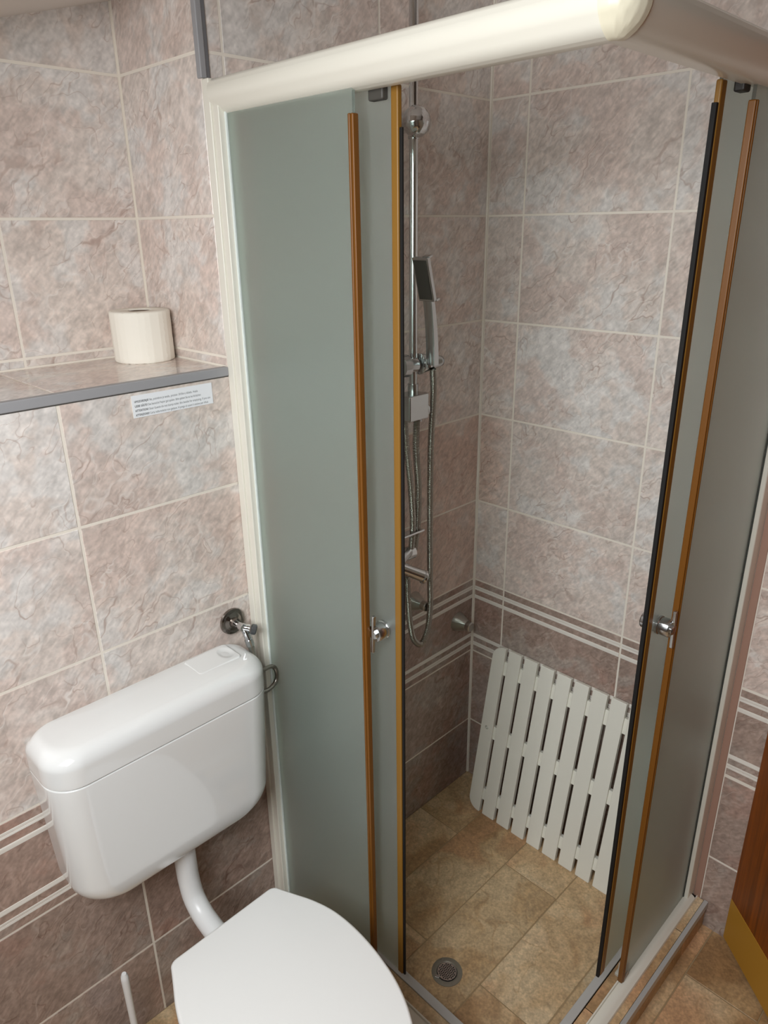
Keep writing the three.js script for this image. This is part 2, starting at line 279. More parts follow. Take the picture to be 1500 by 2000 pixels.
{ // kerb round the shower
  const k = structure('trim_1', 'tiled shower kerb with metal edges');
  part('kerb_core', join([plainBox(-0.0005, -0.797, -0.06, 0.055, 0.695, 0.788), plainBox(-0.797, -0.689, -0.06, 0.055, 0.001, 0.788)].map((g) => g)), mFloorGrout, k);
  const F = (a, b) => [a, 0.0565, -b];
  for (let x = -0.797; x < -0.01; x += 0.333) { const b = Math.min(x + 0.333, -0.001); layTile(k, 'kerb_tile', Math.max(x, -0.68), b, -0.742, -0.7115, F, 'up', mStone, 0.002, TF, 0.0006); layTile(k, 'kerb_tile', x + 0.02 < -0.1 ? x : x, b, -0.7855, -0.7665, F, 'up', mStone, 0.002, TF, 0.0006);
    layTile(k, 'kerb_tile', x, b, -0.05, 0.039, (a, c) => [a, c, 0.7925], 'z', mStone, 0.002, TF, 0.0006); layTile(k, 'kerb_tile', Math.max(x, -0.68), b, -0.02, 0.052, (a, c) => [-a - 0.68, c, -0.692], 'z', mStone, 0.002, TF, 0.0006).rotation.y = Math.PI; }
  for (let z = 0.004; z < 0.7; z += 0.333) { const b = Math.min(z + 0.333, 0.71); layTile(k, 'kerb_tile', -0.743, -0.7045, -b, -z, F, 'up', mStone, 0.002, TF, 0.0006); layTile(k, 'kerb_tile', -0.7975, -0.769, -b, -z, F, 'up', mStone, 0.002, TF, 0.0006);
    layTile(k, 'kerb_tile', z, b, -0.05, 0.052, (a, c) => [-0.801, c, a], 'x', mStone, 0.002, TF, 0.0006); }
  part('metal_edge', boxAt(-0.7035, -0.001, 0.044, 0.0585, 0.6915, 0.7105, 0.001), mAlu, k);
  part('metal_edge', boxAt(-0.704, -0.684, 0.044, 0.0585, 0.001, 0.7105, 0.001), mAlu, k);
  part('metal_edge', boxAt(-0.801, -0.001, 0.037, 0.0585, 0.7855, 0.796, 0.001), mAlu, k);
  part('metal_edge', boxAt(-0.804, -0.796, 0.037, 0.0585, 0.001, 0.796, 0.001), mAlu, k);
  part('grout_line', rod(V(-0.79, 0.0572, 0.7672), V(-0.001, 0.0572, 0.7672), 0.0018, 8), mGrout, k);
}
{ // grey corner strips of the recess
  const q = []; for (let i = 0; i <= 8; i++) { const a = Math.PI / 2 * i / 8; q.push([0.006 + Math.sin(a) * 0.010, -0.006 + Math.cos(a) * 0.010]); }
  const t2 = structure('trim_2', 'grey plastic strip along the front of the tiled ledge');
  part('strip', boxAt(-2.22, -0.7865, 1.4315, 1.4485, -0.012, 0.0035, 0.002), mGreyTrim, t2);
  part('strip_lip', boxAt(-2.22, -0.7865, 1.4295, 1.4335, -0.004, 0.001, 0.0005), std({ color: '#4f4d4a', roughness: 0.6 }), t2);
  const t3 = structure('trim_3', 'grey plastic strip on the outer corner of the recess');
  part('strip', boxAt(-0.7885, -0.7765, 1.927, 2.4, -0.010, 0.0035, 0.002), mGreyTrim, t3);
  part('strip_lip', boxAt(-0.778, -0.7695, 1.927, 2.4, -0.004, 0.0025, 0.001), std({ color: '#6d6d70', roughness: 0.5 }), t3);
}
{ // wooden door, half open into the room
  const d = structure('door_1', 'brown wooden door standing open with an ochre lower rail');
  const leaf = new THREE.Group(); leaf.name = 'door_leaf'; d.add(leaf); leaf.position.set(-0.006, -0.018, 0.847); leaf.rotation.y = Math.atan2(-0.7506, -0.6607);
  const pn = plainBox(0, 0.68, 0.134, 1.98, -0.04, 0); { const p = pn.attributes.position, uv = pn.attributes.uv; for (let i = 0; i < p.count; i++) uv.setXY(i, (p.getX(i) + p.getZ(i)) / 0.5, p.getY(i) / 0.9); }
  part('panel', pn, mWood, leaf); part('bottom_rail', boxAt(0, 0.68, 0.003, 0.134, -0.041, 0.0008, 0.001), mKick, leaf);
  part('door_frame', join([plainBox(0.012, 0.12, -0.06, 2.03, 0.853, 0.866), plainBox(0.012, 0.12, -0.06, 2.03, 1.585, 1.6), plainBox(0.012, 0.12, 2.0, 2.03, 0.853, 1.6)]), mDoorDark, d);
}

// ---------------------------------------------------------------- shower enclosure
{
  const s = thing('shower_enclosure', 'corner shower cubicle with off-white frame and frosted sliding glass doors', 'shower');
  // n: outwards from the glass line, y up
  const prof = [[-0.012, 1.871], [0.006, 1.8705], [0.012, 1.8725], [0.019, 1.877], [0.0255, 1.883], [0.0305, 1.890], [0.0335, 1.897], [0.0345, 1.905], [0.0335, 1.912], [0.031, 1.918], [0.027, 1.9225], [0.022, 1.9245], [-0.012, 1.9245]].reverse();
  const left = (n, y, t) => V(-0.756 - n, y, t), right = (n, y, t) => V(t, y, 0.742 + n);
  const E = 0.036;
  part('top_rail', extrudeProfile(prof, 0.019, 0.742, left), mFrame, s);
  part('top_rail', extrudeProfile(prof.slice().reverse(), -0.756, -0.001, right), mFrame, s);
  { // rounded corner piece joining the rails
    const rings = []; for (let i = -1; i <= 17; i++) { const a = Math.PI / 2 * Math.min(16, Math.max(0, i)) / 16, dx = -Math.cos(a), dz = Math.sin(a);
      rings.push(prof.map(([n, y]) => { const k = Math.max(n, 0) + 0.0014; const c = V(-0.756 + dx * k, y + (y > 1.9 ? 0.0012 : -0.0012), 0.742 + dz * k); if (i === -1) c.z -= 0.004; if (i === 17) c.x += 0.004; return c; })); }
    part('corner_piece', toCreasedNormals(loft(rings), 0.6), mCap, s);
  }
  // wall posts
  part('wall_post', boxAt(-0.787, -0.742, 0.06, 1.9255, 0.0005, 0.0195, 0.002), mFrame, s);
  part('wall_post', boxAt(-0.783, -0.746, 0.06, 1.885, 0.0185, 0.0365, 0.002), mFrame, s);
  part('wall_post', boxAt(-0.040, -0.0005, 0.06, 1.885, 0.722, 0.757, 0.003), mFrame, s);
  // bottom rails
  const low = [[-0.013, 0.057], [-0.013, 0.066], [-0.011, 0.0685], [0.000, 0.0705], [0.010, 0.068], [0.0155, 0.063], [0.017, 0.057]];
  const L2 = (n, y, t) => V(-0.756 - n, y, t), R2 = (n, y, t) => V(t, y, 0.752 + n);
  part('bottom_rail', extrudeProfile(low, 0.036, 0.758, L2), mFrame, s); part('bottom_rail', extrudeProfile(low.slice().reverse(), -0.762, -0.018, R2), mFrame, s);
  part('track_lip', boxAt(-0.7445, -0.741, 0.057, 0.074, 0.036, 0.75), mFrame, s); part('track_lip', boxAt(-0.75, -0.036, 0.057, 0.074, 0.737, 0.7405), mFrame, s);
  const edges = (x) => [x ? mFrost : mGlassEdge, x ? mFrost : mGlassEdge, mGlassEdge, mGlassEdge, x ? mGlassEdge : mFrost, x ? mGlassEdge : mFrost];
  // fixed panes
  const fl = part('fixed_pane', plainBox(-0.769, -0.7635, 0.068, 1.885, 0.030, 0.349), edges(true), s);
  part('gasket', boxAt(-0.772, -0.766, 0.07, 1.876, 0.0365, 0.0405, 0.0008), mGasket, fl);
  part('seal_strip', join([boxAt(-0.7735, -0.7590, 0.072, 1.842, 0.3425, 0.3475, 0.002), boxAt(-0.7715, -0.7600, 0.072, 1.842, 0.3465, 0.3525, 0.002)]), mAmber, fl);
  const fr = part('fixed_pane', plainBox(-0.366, -0.036, 0.068, 1.885, 0.740, 0.7455), edges(false), s);
  part('gasket', boxAt(-0.0425, -0.0395, 0.07, 1.876, 0.738, 0.7475, 0.0008), std({ color: '#3d433e', roughness: 0.6 }), fr);
  part('seal_strip', join([boxAt(-0.3645, -0.3595, 0.072, 1.852, 0.7362, 0.7495, 0.002), boxAt(-0.3690, -0.3640, 0.072, 1.852, 0.7368, 0.7482, 0.002)]), mAmber, fr);
  part('guide_block', join([boxAt(-0.352, -0.334, 0.071, 0.105, 0.728, 0.744, 0.002), boxAt(-0.360, -0.334, 0.071, 0.080, 0.725, 0.748, 0.002)]), std({ color: '#b7b2a6', roughness: 0.5 }), s);
  // sliding doors on the inner track
  const dl = part('sliding_door', plainBox(-0.7315, -0.726, 0.128, 1.885, 0.055, 0.396), edges(true), s);
  part('seal_strip', boxAt(-0.7335, -0.724, 0.128, 1.875, 0.3890, 0.4032, 0.0025), mAmberPale, dl);
  part('magnet_strip', boxAt(-0.7305, -0.7265, 0.128, 1.822, 0.4028, 0.4085, 0.001), mDark, dl);
  part('roller', boxAt(-0.742, -0.728, 1.858, 1.884, 0.352, 0.382, 0.003), std({ color: '#4a4742', roughness: 0.5 }), dl);
  const dr = part('sliding_door', plainBox(-0.415, -0.060, 0.122, 1.885, 0.712, 0.7175), edges(false), s);
  part('seal_strip', boxAt(-0.4225, -0.4040, 0.122, 1.875, 0.7105, 0.7195, 0.0025), mAmberPale, dr);
  part('magnet_strip', boxAt(-0.4290, -0.4220, 0.122, 1.846, 0.7110, 0.7185, 0.001), mDark, dr);
  part('roller', boxAt(-0.385, -0.362, 1.862, 1.884, 0.720, 0.736, 0.003), std({ color: '#26221f', roughness: 0.5 }), dr);
  // knobs: short chrome stem with an upright bar
  const knob = (out) => join([lathe([[0, -0.030], [0.0145, -0.030], [0.0160, -0.028], [0.0160, -0.006], [0.0160, 0.0], [0.0178, 0.0005], [0.0178, 0.0045], [0.0160, 0.006], [0.0160, 0.0075], [0.0170, 0.009], [0.0170, 0.0235], [0.0155, 0.026], [0, 0.026]], out, V(0, 0, 0), 40), rbox(0.0065, 0.077, 0.0065, 0.0012).rotateX(out.x ? 0.05 : 0).rotateZ(out.z ? 0.05 : 0).translate(out.x * 0.0285, 0, out.z * 0.0285), lathe([[0, 0.0255], [0.0105, 0.0255], [0.0105, 0.0290], [0.0085, 0.0310], [0, 0.0315]], out, V(0, 0, 0), 24)]);
  part('door_knob', knob(V(-1, 0, 0)), mSatin, dl, [-0.7315, 1.000, 0.3600]);
  part('door_knob', knob(V(0, 0, 1)), mSatin, dr, [-0.374, 1.003, 0.7175]);
}

// ---------------------------------------------------------------- shower fittings on the left wall
{
  const X = -0.321, Z = 0.05, c = thing('shower_column', 'chrome shower riser pipe with wall bracket, sliding holder and square diverter', 'shower rail');
  part('riser_pipe', rod(V(X, 1.30, Z), V(X, 2.20, Z), 0.0095, 24), mChrome, c);
  part('wall_bracket', join([lathe([[0, 0], [0.024, 0], [0.024, 0.006], [0.019, 0.009], [0.019, 0.012], [0.019, 0.040], [0.020, 0.044], [0.0275, 0.050], [0.0305, 0.060], [0.0290, 0.070], [0.0235, 0.0795], [0.0135, 0.0855], [0, 0.0875]], V(0, 0, 1), V(X - 0.004, 1.892, 0.0), 40), rod(V(X, 1.861, Z), V(X, 1.868, Z), 0.0115, 24)]), mChrome, c);
  part('slide_holder', join([lathe([[0, -0.034], [0.016, -0.034], [0.0255, -0.031], [0.0255, -0.012], [0.0165, -0.010], [0.0165, 0.014], [0, 0.016]], V(1, 0, 0.15), V(X - 0.012, 1.397, Z + 0.004), 36),
    (() => { const rings = []; for (let i = 0; i <= 10; i++) { const t = i / 10, x = X + 0.012 + t * 0.052, y = 1.397 + t * 0.003, z = Z + 0.008 + t * 0.020, h = 0.0245 - t * 0.0125, d = 0.016 - t * 0.004; rings.push(Array.from({ length: 20 }, (_, j) => { const a = j / 20 * Math.PI * 2; return V(x, y + Math.sin(a) * h, z - Math.cos(a) * d); })); } return loft(rings); })()]), mSatin, c);
  part('diverter', join([boxAt(X - 0.045, X + 0.021, 1.272, 1.332, 0.030, 0.082, 0.004), rod(V(X, 1.33, Z), V(X, 1.352, Z), 0.0125, 24), lathe([[0, 0], [0.015, 0], [0.0165, 0.003], [0.0165, 0.009], [0.015, 0.0115], [0.012, 0.0115], [0.012, 0.0095], [0, 0.0095]], V(1, 0, 0.25), V(X + 0.020, 1.289, 0.062), 28), lathe([[0, 0], [0.010, 0], [0.010, 0.006], [0.007, 0.008], [0, 0.008]], V(1, 0, 0.25), V(X + 0.020, 1.321, 0.062), 20), rod(V(X + 0.012, 1.262, 0.055), V(X + 0.012, 1.274, 0.055), 0.010, 20)]), mSatin, c);
  part('supply_hose', ribbedTube([V(X + 0.006, 1.264, 0.056), V(X + 0.000, 1.20, 0.060), V(X + 0.006, 1.10, 0.062), V(X + 0.008, 1.0, 0.058), V(X + 0.003, 0.93, 0.052)], 0.0076), mHose, c);
  part('supply_hose', ribbedTube([V(X - 0.036, 1.274, 0.056), V(X - 0.034, 1.20, 0.062), V(X - 0.024, 1.10, 0.066), V(X - 0.013, 1.0, 0.062), V(X - 0.012, 0.93, 0.055)], 0.007), mHose, c);

  const h = thing('hand_shower', 'flat rectangular chrome hand shower in its holder, with long looping hose', 'hand shower');
  const hx = -0.309, hz = 0.098;
  part('handle', (() => { const rings = []; for (let i = 0; i <= 14; i++) { const t = i / 14, y = 1.400 + t * 0.142, wz = 0.0125, wx = 0.0065 + 0.003 * (1 - t), x = hx - 0.014 * t * t; rings.push([[-1, -0.7], [-0.8, -1], [0.8, -1], [1, -0.7], [1, 0.7], [0.8, 1], [-0.8, 1], [-1, 0.7]].map(([p, q]) => V(x + p * wx, y, hz + q * wz))); } return toCreasedNormals(loft(rings.map((r) => r.slice().reverse())), 0.7); })(), mSatin, h);
  const head = new THREE.Group(); head.name = 'head_group'; 
  part('spray_head', join([rbox(0.011, 0.094, 0.044, 0.002), rbox(0.012, 0.004, 0.020, 0.001).translate(0.006, 0.047, 0.014), rbox(0.012, 0.005, 0.018, 0.001).translate(0.008, -0.046, 0.014)]), mSatin, h, [hx - 0.0285, 1.5865, hz], [0, 0, 0.26]);
  part('nozzle_plate', rbox(0.002, 0.084, 0.036, 0.0006), std({ color: '#5b5a57', roughness: 0.45, metalness: 0.3 }), h, [hx - 0.0340, 1.5850, hz], [0, 0, 0.26]);
  part('collar', rod(V(hx, 1.394, hz - 0.012), V(hx, 1.412, hz - 0.012), 0.0105, 20), mChrome, h);
  part('hose', ribbedTube([V(-0.286, 1.385, 0.080), V(-0.274, 1.33, 0.072), V(-0.270, 1.20, 0.062), V(-0.266, 1.0, 0.058), V(-0.263, 0.82, 0.058), V(-0.2645, 0.73, 0.060), V(-0.279, 0.675, 0.062), V(-0.304, 0.651, 0.064), V(-0.331, 0.675, 0.064), V(-0.344, 0.73, 0.062), V(-0.345, 0.79, 0.056), V(-0.342, 0.86, 0.050)], 0.0072), mHose, h);

  const m = thing('shower_mixer', 'chrome shower mixer tap with lever and long spout on the tiled wall', 'tap');
  part('mixer_body', join([lathe([[0, 0], [0.030, 0], [0.030, 0.006], [0.020, 0.012], [0.020, 0.036]], V(0, 0, 1), V(-0.425, 0.915, 0.0)), lathe([[0, -0.028], [0.023, -0.028], [0.025, -0.024], [0.025, 0.028], [0.022, 0.034], [0, 0.036]], V(0, 1, 0), V(-0.425, 0.93, 0.052)), rod(V(-0.425, 0.93, 0.05), V(-0.325, 0.925, 0.052), 0.017, 24)]), mChrome, m);
  part('lever', join([rbox(0.13, 0.006, 0.026, 0.0028).rotateZ(-0.02).translate(-0.372, 0.988, 0.066), rod(V(-0.425, 0.965, 0.052), V(-0.425, 0.99, 0.056), 0.014, 20)]), mChrome, m);
  part('side_knob', lathe([[0, 0], [0.0135, 0], [0.0135, 0.040], [0.0115, 0.045], [0, 0.046]], V(0.9, 0.25, -0.15), V(-0.388, 0.925, 0.066)), mSatin, m);
  part('spout', (() => { const a = V(-0.405, 0.918, 0.055), b = V(-0.332, 0.874, 0.100); return join([rod(a, b, 0.0155, 28), lathe([[0, 0.0], [0.0175, 0.0], [0.0175, 0.006], [0.015, 0.009], [0.010, 0.009], [0.010, 0.005], [0, 0.005]], b.clone().sub(a), b.clone().add(V(-0.004, 0.001, -0.002)), 28)]); })(), mChrome, m);
  const valve = (label, x, y, s) => { const v = thing('stop_valve', label, 'valve', [x, y, 0]);
    part('rosette', lathe([[0, 0], [0.027 * s, 0], [0.027 * s, 0.004], [0.024 * s, 0.010], [0.017 * s, 0.026 * s], [0.014 * s, 0.034 * s], [0, 0.034 * s]], V(0, 0, 1), V(0, 0, 0)), mSteel, v);
    part('cap', lathe([[0, 0], [0.0125 * s, 0], [0.0135 * s, 0.003], [0.0135 * s, 0.016], [0.0115 * s, 0.0185], [0, 0.019]], V(0, 0, 1), V(0, 0, 0.032 * s), 24), mSteel, v); return v; };
  valve('chrome stop valve just beside the looping hose, under the spout', -0.265, 0.742, 1.0);
  valve('bell-shaped chrome stop valve close to the inner shower corner', -0.072, 0.598, 1.08);
}
{ // floor drain
  const d = thing('floor_drain', 'round metal drain with perforated grate in the shower floor', 'drain', [-0.585, 0, 0.411]);
  part('rim', lathe([[0.0245, -0.004], [0.0245, 0.0], [0.0265, 0.002], [0.034, 0.0025], [0.0375, 0.001], [0.038, -0.001]], V(0, 1, 0), V(0, 0, 0), 48), std({ color: '#8f897c', roughness: 0.5, metalness: 0.6 }), d);
  const sh = new THREE.Shape(); sh.absarc(0, 0, 0.0235, 0, Math.PI * 2);
  for (let i = -4; i <= 4; i++) for (let j = -4; j <= 4; j++) { const x = i * 0.0052 + (j & 1) * 0.0026, y = j * 0.0046; if (Math.hypot(x, y) < 0.0195) { const hole = new THREE.Path(); hole.absarc(x, y, 0.00185, 0, Math.PI * 2, true); sh.holes.push(hole); } }
  part('grate', new THREE.ExtrudeGeometry(sh, { depth: 0.0015, bevelEnabled: false, curveSegments: 8 }).rotateX(-Math.PI / 2), mChrome, d, [0, 0.0005, 0]);
  part('sump', new THREE.CylinderGeometry(0.0245, 0.0245, 0.002, 32), mDark, d, [0, -0.0005, 0]);
  part('lug', rbox(0.008, 0.003, 0.012, 0.001), mSatin, d, [-0.027, 0.0035, -0.008], [0, 0.4, 0]);
}
{ // duckboard leaning on the shower wall
  const m = thing('duckboard', 'white slatted plastic shower duckboard leaning against the back wall', 'shower mat', [-0.1175, 0.0, 0]);
  const g = new THREE.Group(); m.rotation.z = -Math.atan2(0.098, 0.536);
  const L = 0.548, P = 0.05435, W = 0.0432, z0 = 0.0985, TH = 0.013;
  const shape = (side) => { const s = new THREE.Shape(), a = -W / 2, b = W / 2, r = side ? 0.038 : 0.002; // outer slats have two big round corners
    if (side >= 0) { s.moveTo(a, 0.002); s.lineTo(a + 0.002, 0); if (side > 0) { s.lineTo(b - r, 0); s.absarc(b - r, r, r, -Math.PI / 2, 0); s.lineTo(b, L - r); s.absarc(b - r, L - r, r, 0, Math.PI / 2); } else { s.lineTo(b - 0.002, 0); s.lineTo(b, 0.002); s.lineTo(b, L - 0.002); s.lineTo(b - 0.002, L); } s.lineTo(a + 0.002, L); s.lineTo(a, L - 0.002); }
    else { s.moveTo(b, 0.002); s.lineTo(b - 0.002, 0); s.lineTo(a + r, 0); s.absarc(a + r, r, r, -Math.PI / 2, -Math.PI, true); s.lineTo(a, L - r); s.absarc(a + r, L - r, r, Math.PI, Math.PI / 2, true); s.lineTo(b - 0.002, L); s.lineTo(b, L - 0.002); }
    s.closePath(); return s; };
  const slab = (s) => { const e = new THREE.ExtrudeGeometry(s, { depth: TH - 0.003, bevelEnabled: true, bevelSize: 0.0015, bevelThickness: 0.0015, bevelOffset: -0.0015, bevelSegments: 2, curveSegments: 10 }); e.rotateY(-Math.PI / 2); return e.translate(0.0, 0, 0); };
  for (let i = 0; i < 10; i++) {
    const s = shape(i === 0 ? -1 : i === 9 ? 1 : 0);
    if (i === 0) { const h = new THREE.Path(); h.absarc(0.0, L * 0.515, 0.0075, 0, Math.PI * 2, true); s.holes.push(h); }
    part('slat', slab(s), mMat, m, [TH - 0.0015, 0, z0 + W / 2 + i * P]);
  }
  for (const [a, b] of [[0.042, 0.080], [0.250, 0.292], [0.462, 0.506]]) part('crossbar', boxAt(0.0065, 0.021, a, b, z0 + 0.034, z0 + 9 * P + W - 0.034, 0.0015), mMat, m);
}

// ---------------------------------------------------------------- toilet, cistern and what stands with them
const roundRect = (cx, y, hw, z0, z1, rb, rf, n = 12) => { // closed outline in XZ: rb at the wall, rf at the front
  const p = [], arc = (x, z, r, a0) => { for (let i = 0; i <= n; i++) { const a = a0 + Math.PI / 2 * i / n; p.push(V(x + Math.cos(a) * r, y, z + Math.sin(a) * r)); } };
  arc(cx + hw - rf, z1 - rf, rf, 0); arc(cx - hw + rf, z1 - rf, rf, Math.PI / 2); arc(cx - hw + rb, z0 + rb, rb, Math.PI); arc(cx + hw - rb, z0 + rb, rb, Math.PI * 1.5);
  return p.reverse(); };
{
  const c = thing('toilet_cistern', 'white low plastic cistern hung on the tiled wall above the toilet', 'cistern');
  const CX = -1.055, Z0 = 0.003, top = 0.8115, bot = 0.511;
  const hw = (y) => 0.213 + 0.0125 * (y - bot) / (top - bot), dp = (y) => 0.126 + 0.010 * (y - bot) / (top - bot);
  const rings = [], R = 0.062;
  for (let i = 0; i <= 14; i++) { const a = Math.PI / 2 * i / 14, y = bot + R * (1 - Math.cos(a)), k = R * (1 - Math.sin(a)); rings.push(roundRect(CX, y, hw(y) - k, Z0, dp(y) - k * 0.35, 0.024, 0.057)); }
  for (let i = 1; i <= 10; i++) { const y = bot + R + (top - 0.003 - bot - R) * i / 10; rings.push(roundRect(CX, y, hw(y), Z0, dp(y), 0.024, 0.057)); }
  rings.push(roundRect(CX, top - 0.001, hw(top) - 0.0008, Z0, dp(top) - 0.0008, 0.024, 0.057), roundRect(CX, top, hw(top) - 0.003, Z0, dp(top) - 0.003, 0.024, 0.057));
  part('tank', loft(rings), mCeramic, c);
  part('seam', loft([roundRect(CX, top - 0.002, hw(top) - 0.004, Z0, dp(top) - 0.004, 0.024, 0.057), roundRect(CX, top + 0.006, hw(top) - 0.004, Z0, dp(top) - 0.004, 0.024, 0.057)]), std({ color: '#55524e', roughness: 0.7 }), c);
  const lid = [], y0 = top + 0.0018, HW = hw(top) + 0.0008, DP = dp(top) + 0.0008, RL = 0.030, yt = 0.8785;
  lid.push(roundRect(CX, y0, HW - 0.0015, Z0, DP - 0.0015, 0.026, 0.058), roundRect(CX, y0 + 0.0008, HW - 0.0004, Z0, DP - 0.0004, 0.026, 0.058));
  for (let i = 0; i <= 4; i++) lid.push(roundRect(CX, y0 + 0.002 + (yt - RL - y0 - 0.002) * i / 4, HW, Z0, DP, 0.026, 0.058));
  for (let i = 1; i <= 14; i++) { const a = Math.PI / 2 * i / 14, k = RL * (1 - Math.cos(a)); lid.push(roundRect(CX, yt - RL + RL * Math.sin(a), HW - k, Z0 + Math.min(k, 0.008), DP - k, 0.026, 0.058 - k * 0.35)); }
  for (let i = 1; i <= 5; i++) { const t = i / 6; lid.push(roundRect(CX, yt + 0.003 * (1 - (1 - t) ** 2), (HW - RL) * (1 - t * 0.6), Z0 + 0.008 + 0.035 * t, (DP - RL) * (1 - t) + (Z0 + 0.008 + 0.040) * t + 0.003, 0.016 * (1 - t) + 0.003, Math.max(0.006, 0.042 * (1 - t)))); }
  const lm = part('lid', loft(lid), mCeramic, c);
  { // push button with a finger hollow at its right end
    const bw = 0.100, bd = 0.066, N = 44, M = 34, pos = [], idx = [];
    for (let j = 0; j <= M; j++) for (let i = 0; i <= N; i++) { let x = (i / N - 0.5) * 2, z = (j / M - 0.5) * 2; const r = 0.22; const X = x * bw / 2, Zz = z * bd / 2; const ex = Math.max(0, Math.abs(X) - (bw / 2 - 0.010)), ez = Math.max(0, Math.abs(Zz) - (bd / 2 - 0.010)), over = Math.hypot(ex, ez); const sc = over > 0.010 ? 0.010 / over : 1;
      const px = Math.sign(X) * (Math.min(Math.abs(X), bw / 2 - 0.010) + ex * sc), pz = Math.sign(Zz) * (Math.min(Math.abs(Zz), bd / 2 - 0.010) + ez * sc);
      const d = Math.hypot((px - 0.031) / 0.016, pz / 0.022), e = Math.min(1, Math.max(0, (0.010 - over) / 0.0025)); let y = 0.0022 * Math.sqrt(Math.max(0, 1 - (1 - e) ** 2)); y -= 0.0028 * Math.max(0, 1 - d * d); pos.push(px, y, pz); }
    for (let j = 0; j < M; j++) for (let i = 0; i < N; i++) { const a = j * (N + 1) + i, b = a + N + 1; idx.push(a, b, a + 1, b, b + 1, a + 1); }
    const g = new THREE.BufferGeometry(); g.setAttribute('position', new THREE.Float32BufferAttribute(pos, 3)); g.setIndex(idx); g.computeVertexNormals();
    part('flush_button', g, mCeramic, lm, [-0.9155, 0.8797, 0.0490], [0.010, 0, 0]);
  }
  part('screw_cover', lathe([[0, 0.0008], [0.010, 0.0008], [0.0115, 0]], V(0, 1, 0), V(-1.225, 0.8722, 0.045), 28), mCeramic, lm);
  const p = thing('flush_pipe', 'white bent flush pipe from the cistern down to the toilet', 'pipe');
  part('pipe', tube([V(-1.043, 0.511, 0.068), V(-1.043, 0.47, 0.068), V(-1.043, 0.405, 0.070), V(-1.043, 0.362, 0.082), V(-1.043, 0.338, 0.108), V(-1.043, 0.327, 0.145), V(-1.043, 0.323, 0.222)], 0.0225, 80, 28), mPlasticWhite, p);
  part('nut', lathe([[0.0225, 0], [0.029, 0], [0.030, 0.003], [0.030, 0.016], [0.0225, 0.018]], V(0, 1, 0), V(-1.043, 0.498, 0.068), 28), mPlasticWhite, p);
}
{
  const t = thing('toilet', 'white toilet with its lid closed, in front of the cistern', 'toilet');
  const CX = -1.05, prof = [[0.216, 0.098], [0.2165, 0.112], [0.222, 0.1215], [0.232, 0.1265], [0.262, 0.140], [0.30, 0.157], [0.345, 0.1705], [0.39, 0.1755], [0.44, 0.1745], [0.49, 0.168], [0.54, 0.1565], [0.585, 0.139], [0.625, 0.115], [0.655, 0.086], [0.675, 0.054], [0.684, 0.024]];
  const outline = (y, inset, zs = 0) => { const c = new THREE.SplineCurve(prof.map(([z, h]) => new THREE.Vector2(z, h))), half = c.getPoints(60), zc = 0.44; const pts = [...half.map((q) => V(q.y, y, q.x)), ...half.slice().reverse().map((q) => V(-q.y, y, q.x))];
    return pts.map((q) => { const d = Math.hypot(q.x, q.z - zc) || 1; const k = 1 - inset / d; return V(CX + q.x * k, y, zc + (q.z - zc) * k + zs); }); };
  const slab = (y0, y1, r, inset, dome = 0) => { const R = []; for (let i = 0; i <= 6; i++) { const a = Math.PI / 2 * i / 6; R.push(outline(y0 + r * (1 - Math.cos(a)), inset + r * (1 - Math.sin(a)))); } for (let i = 0; i <= 6; i++) { const a = Math.PI / 2 * i / 6; R.push(outline(y1 - r + r * Math.sin(a), inset + r * (1 - Math.cos(a)))); } if (dome) for (let i = 1; i <= 6; i++) R.push(outline(y1 + dome * (1 - (1 - i / 7) ** 2), inset + r + 0.15 * i / 7)); return loft(R); };
  part('lid', slab(0.3885, 0.409, 0.007, 0, 0.0015), mSeat, t);
  part('seat', slab(0.367, 0.3855, 0.006, 0.002), mSeat, t);
  const R = []; for (const [y, k, zs] of [[-0.004, 0.075, -0.06], [0.01, 0.070, -0.06], [0.06, 0.072, -0.055], [0.14, 0.070, -0.045], [0.20, 0.058, -0.03], [0.26, 0.036, -0.012], [0.31, 0.018, -0.004], [0.345, 0.010, 0], [0.36, 0.009, 0], [0.3645, 0.012, 0]]) R.push(outline(y, k, zs));
  part('bowl', loft(R), mCeramic, t);
  for (const k of [-0.065, 0.065]) part('hinge', rod(V(CX + k - 0.02, 0.387, 0.222), V(CX + k + 0.02, 0.387, 0.222), 0.009, 16), mPlasticWhite, t);
}
{
  const b = thing('toilet_brush', 'white toilet brush handle standing on the floor left of the toilet', 'toilet brush', [-1.213, 0.002, 0.082]);
  part('handle', lathe([[0, 0.06], [0.0065, 0.06], [0.0068, 0.15], [0.0075, 0.24], [0.0080, 0.272], [0.0072, 0.282], [0.0045, 0.2885], [0, 0.290]], V(0, 1, 0), V(0, 0, 0), 24), mPlasticWhite, b);
  part('holder', lathe([[0, 0], [0.042, 0], [0.045, 0.003], [0.040, 0.075], [0.036, 0.080], [0.012, 0.083], [0.0066, 0.084]], V(0, 1, 0), V(0, 0, 0), 36), mPlasticWhite, b);
}
